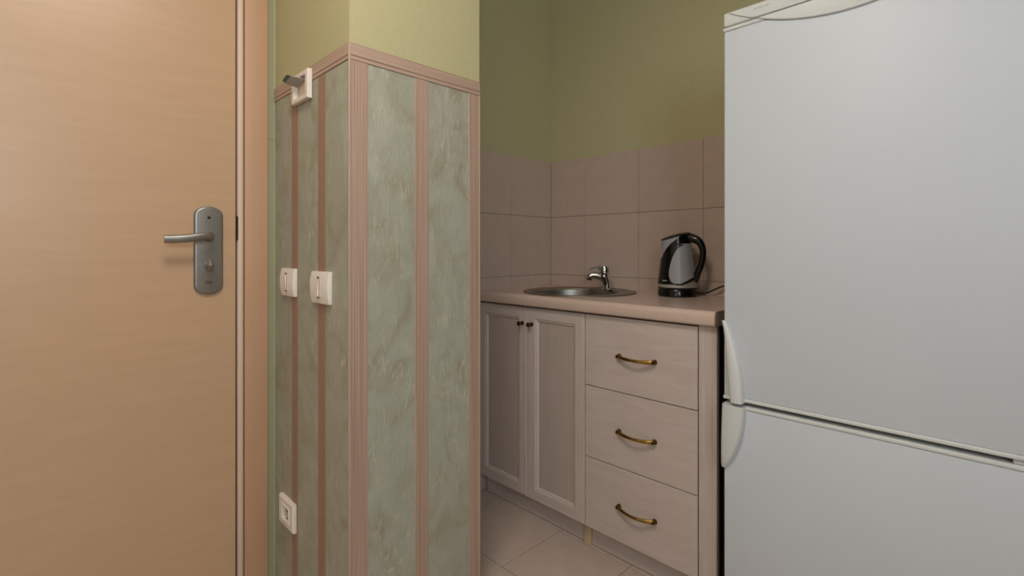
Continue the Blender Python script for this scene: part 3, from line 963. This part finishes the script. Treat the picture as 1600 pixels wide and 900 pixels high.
def flank_shell(side):
    bm = bmesh.new()
    rows = []
    K = 14
    for i in range(41):
        z = 0.0482 + (0.243 - 0.0482) * i / 40
        r = kr(z) + 0.0022
        c0 = kc(z)
        xr = max(-0.999, min(0.999, (win_left(z) - c0) / r))
        xl = max(-1.0, min(0.998, (shell_left(z) - c0) / r))
        if xl > xr - 0.02: xl = xr - 0.02
        a0, a1 = math.acos(max(-1, xl)), math.acos(xr)
        w_ = max(0.0, (z - 0.165) / 0.055)
        rows.append([bm.verts.new((c0 + r * math.cos(a0 + (a1 - a0) * k / K), side * r * math.sin(a0 + (a1 - a0) * k / K),
                                   min(z, 0.2292 + 0.013 * math.cos(a0 + (a1 - a0) * k / K)))) for k in range(K + 1)])
    for r0, r1 in zip(rows, rows[1:]):
        for k in range(K):
            bm.faces.new((r0[k], r0[k + 1], r1[k + 1], r1[k]))
    return bm
for side in (-1, 1):
    obj('flank_shell', local(flank_shell(side), KM), 'black', body, True)
    # lower rim of the window sweeping up to the handle's foot
    bm = bmesh.new()
    pts = []
    for x, z in ((-0.016, 0.0525), (-0.004, 0.0485), (0.012, 0.0495), (0.026, 0.0545), (0.042, 0.0625), (0.056, 0.0690)):
        r = kr(z) + 0.001
        pts.append((x, side * math.sqrt(max(1e-6, r * r - (x - kc(z)) ** 2)), z))
    add_tube(bm, catmull(pts, 5), lerp_list([0.003, 0.0035, 0.0035, 0.0040, 0.0048, 0.0060], 5), 10)
    obj('window_rim', local(bm, KM), 'black', body, True)
# loop handle: from the lid over the back and down to the foot
bm = bmesh.new()
pts = catmull([(-0.004, 0, 0.2290), (0.020, 0, 0.2290), (0.046, 0, 0.2260), (0.070, 0, 0.2170), (0.0850, 0, 0.2010), (0.0920, 0, 0.1780), (0.0915, 0, 0.1500),
               (0.0850, 0, 0.1220), (0.0765, 0, 0.0980), (0.0690, 0, 0.0760), (0.0640, 0, 0.0560)], 6)
add_tube(bm, pts, lerp_list([0.010, 0.0160, 0.0185, 0.0165, 0.0135, 0.0118, 0.0115, 0.0120, 0.0128, 0.0130, 0.010], 6), 16, flat=(1.0, 0.95))
HM = KM @ Matrix.Rotation(math.radians(-22), 4, 'Z') @ Matrix.Diagonal((1.06, 1, 1, 1))     # turned a little towards the hall
obj('handle', local(bm, HM), 'black', kt, True)
bm = bmesh.new()
add_prism(bm, [(0.018, 0.0470), (0.0725, 0.0470), (0.0725, 0.0560), (0.056, 0.0640), (0.036, 0.0545)], lambda a, b, d: (a, d, b), -0.036, 0.036, 0.001, 1)
bpy_tmp = bm
# wrap the silver wedge round the body instead of a flat block
bm2 = bmesh.new()
rows = []
for k in range(25):
    a = math.radians(-78 + 156 * k / 24)
    h = 0.0478 + 0.0165 * max(0.0, 1 - abs(abs(math.degrees(a)) - 40) / 36)
    rows.append([bm2.verts.new(((kr(z) + 0.0010) * math.cos(a), (kr(z) + 0.0010) * math.sin(a), z)) for z in (0.0470, h + 0.0002)])
for r0, r1 in zip(rows, rows[1:]):
    bm2.faces.new((r0[0], r1[0], r1[1], r0[1]))
bpy_tmp.free()
obj('silver_wedge', local(bm2, KM), 'silver', body, True)
# small pale marks: print on the shell and on the base
bm = bmesh.new()
for k in range(6):
    a = math.radians(222 + 2.9 * k)
    r = kr(0.062) + 0.0026
    add_box(bm, r * math.cos(a) - 0.0011, r * math.cos(a) + 0.0011, r * math.sin(a) - 0.0004, r * math.sin(a) + 0.0004, 0.0605, 0.0640 - 0.0008 * (k % 2))
obj('print_mark', local(bm, KM), 'white_mark', body)
bm = bmesh.new()
add_box(bm, -0.0060, -0.0048, -0.0752, -0.0742, 0.0055, 0.0150)
add_box(bm, 0.0010, 0.0050, -0.0752, -0.0742, 0.0165, 0.0178)
add_box(bm, 0.0014, 0.0028, -0.0752, -0.0742, 0.0125, 0.0165)
obj('print_mark', local(bm, KM), 'white_mark', kb)

# ------------------------------------------------------------------ fridge-freezer
GX0, GX1, GYF, GZ = -0.5700, 0.0300, 1.3800, 1.7330
fg = tag(empty('fridge_freezer', ((GX0 + GX1) / 2, 1.66, 0)), 'tall white two-door fridge freezer beside the drawer cabinet', 'fridge')
obj('body', box(GX0 + 0.004, GX1 - 0.004, 1.444, Y_BACK - 0.025, 0.018, GZ - 0.045, 0.004, 2), 'charcoal_shade', fg, True)  # sides painted dark to blacken the gap beside the cabinet
for x in (GX0 + 0.05, GX1 - 0.05):
    for y in (1.47, Y_BACK - 0.07):
        bm = bmesh.new()
        add_lathe(bm, [(0.0, 0.0), (0.018, 0.0), (0.018, 0.008), (0.010, 0.010), (0.010, 0.0185), (0.0, 0.0185)], (x, y, 0), 14)
        obj('foot', bm, 'rubber', fg)
obj('kick_plate', box(GX0 + 0.006, GX1 - 0.006, 1.420, 1.443, 0.02, 0.072), 'white_trim', fg)
obj('gasket', box(GX0 + 0.012, GX1 - 0.012, 1.4335, 1.4445, 0.085, 1.688), 'gasket', fg)
cxm = (GX0 + GX1) / 2 - 0.003
def arc_z(x): return 1.6443 + 1.06 * (x - cxm) ** 2
# doors
ud = obj('fridge_door', box(GX0 + 0.0015, GX1 - 0.0015, GYF, 1.433, 0.6800, 1.6820, 0.0045, 3), 'white', fg, True)
ld = obj('freezer_door', box(GX0 + 0.0015, GX1 - 0.0015, GYF, 1.433, 0.0800, 0.6525, 0.0045, 3), 'white', fg, True)
def cap_strip(parent, z0, z1, name='end_cap'):
    return obj(name, box(GX0, GX1, GYF - 0.0025, 1.433, z0, z1, 0.0028, 3), 'white_trim', parent, True)
cap_strip(ud, 0.6715, 0.6812)
cap_strip(ud, 1.6808, 1.6912)
cap_strip(ld, 0.6512, 0.6610)
# curved raised grip below the seam (on the door) and its continuation on the fascia
def arc_piece(z_lo_lim, z_hi_lim, n=40):
    """outline of the region above the parabola between two heights"""
    xa = math.sqrt(max(0, (z_hi_lim - 1.6443) / 1.06))
    top = [(cxm + xa, z_hi_lim), (cxm - xa, z_hi_lim)]
    out = list(top)
    for k in range(1, n):
        x = cxm - xa + 2 * xa * k / n
        out.append((x, max(arc_z(x), z_lo_lim)))
    return out
bm = bmesh.new()
add_prism(bm, arc_piece(0, 1.6908), lambda a, b, d: (a, GYF - d, b), -0.004, 0.0062, 0.0022, 3)
gp = obj('grip_panel', bm, 'white_trim', ud, True)
bm = bmesh.new()
add_tube(bm, [(-0.2985, GYF - 0.0060, 1.6755), (-0.2985, GYF - 0.0072, 1.6755)], [0.0040, 0.0034], 14)
obj('indicator', bm, 'gasket', gp, True)
# top fascia with the same raised curve
fa = obj('top_fascia', box(GX0, GX1, GYF - 0.0010, Y_BACK - 0.03, 1.6940, GZ, 0.0060, 3), 'white_trim', fg, True)
bm = bmesh.new()
add_prism(bm, arc_piece(1.6946, GZ - 0.0055), lambda a, b, d: (a, GYF - d, b), -0.004, 0.0048, 0.0016, 2)
fb = obj('raised_band', bm, 'white_trim', fa, True)
bm = bmesh.new()
for k in range(9):
    x = -0.488 + k * 0.0047
    add_box(bm, x, x + 0.0030 - 0.0008 * (k % 3), GYF - 0.0052, GYF - 0.0047, 1.7135, 1.7180 + 0.0012 * (k % 2))
obj('faint_lettering', bm, 'grey_print', fa)
obj('seam_shadow', box(GX0 + 0.004, GX1 - 0.004, GYF + 0.006, 1.44, 1.6905, 1.6945), 'gasket', fg)
# hinge at the right end of the middle gap
bm = bmesh.new()
add_box(bm, -0.0060, GX1 - 0.002, GYF + 0.004, 1.436, 0.6622, 0.6704, 0.002, 2)
add_tube(bm, [(0.0120, GYF + 0.016, 0.6605), (0.0120, GYF + 0.016, 0.6720)], 0.006, 12)
obj('hinge', bm, 'white_trim', fg, True)

# crescent handles at the doors' free edge: lofted blade, wide at the gap, running out at the tip
def crescent(parent, z_gap, z_tip, xr_gap, xl_gap, pow_l, name='door_handle'):
    bm = bmesh.new()
    n = 24
    rows = []
    x_tip = GX0 + 0.0005
    for k in range(n + 1):
        u = k / n                                  # 0 at the gap, 1 at the tip
        z = z_gap + (z_tip - z_gap) * u
        f = (1 - u ** 2.0) ** 0.85
        xr = x_tip + 0.004 + (xr_gap - x_tip - 0.004) * f
        xl = x_tip - 0.004 + (xl_gap - x_tip + 0.004) * (1 - u) ** pow_l
        pr = 0.022 * (1 - u ** 2.2) ** 0.55 + 0.003   # how far it stands out
        y0 = GYF + 0.010
        w = xr - xl
        rnd = min(0.006, w * 0.4)
        row = []
        for x, y in ((xl, y0), (xl, GYF - pr * 0.62), (xl + rnd * 0.4, GYF - pr * 0.84), (xl + rnd, GYF - pr * 0.94), (xl + w * 0.5, GYF - pr),
                     (xr - rnd * 0.9, GYF - pr * 0.97), (xr - rnd * 0.3, GYF - pr * 0.86), (xr, GYF - pr * 0.66), (xr + 0.0005, y0)):
            row.append(bm.verts.new((x, y, z)))
        rows.append(row)
    m = len(rows[0])
    for r0, r1 in zip(rows, rows[1:]):
        for k in range(m):
            bm.faces.new((r0[k], r0[(k + 1) % m], r1[(k + 1) % m], r1[k]))
    bm.faces.new(rows[0]); bm.faces.new(rows[-1])
    return obj(name, bm, 'white_trim', parent, True)
crescent(ud, 0.6705, 0.886, -0.5125, -0.5450, 0.6)
crescent(ld, 0.6612, 0.482, -0.509, GX0 + 0.0035, 1.0)

# ------------------------------------------------------------------ hall ceiling lamps (the place's own light)
for k, ((lx, ly_), lr, st_) in enumerate(LAMPS):
    M['glow'] = emit_mat('lamp_glow', (1.0, 0.91, 0.80, 1), st_)
    t = tag(empty('ceiling_lamp', (lx, ly_, Z_CEIL)), 'round flush ceiling lamp with opal glass in the hall', 'ceiling lamp')
    bm = bmesh.new()
    add_lathe(bm, [(0.0, -0.0005), (lr + 0.015, -0.0005), (lr + 0.015, -0.018), (lr, -0.022), (0.0, -0.022)], (lx, ly_, Z_CEIL), 40)
    obj('lamp_base', bm, 'white_trim', t, True)
    bm = bmesh.new()
    add_lathe(bm, [(lr - 0.004, -0.0225), (lr - 0.010, -0.05), (lr * 0.8, -0.072), (lr * 0.45, -0.086), (0.0, -0.09)], (lx, ly_, Z_CEIL), 40)
    obj('lamp_glass', bm, 'glow', t, True)
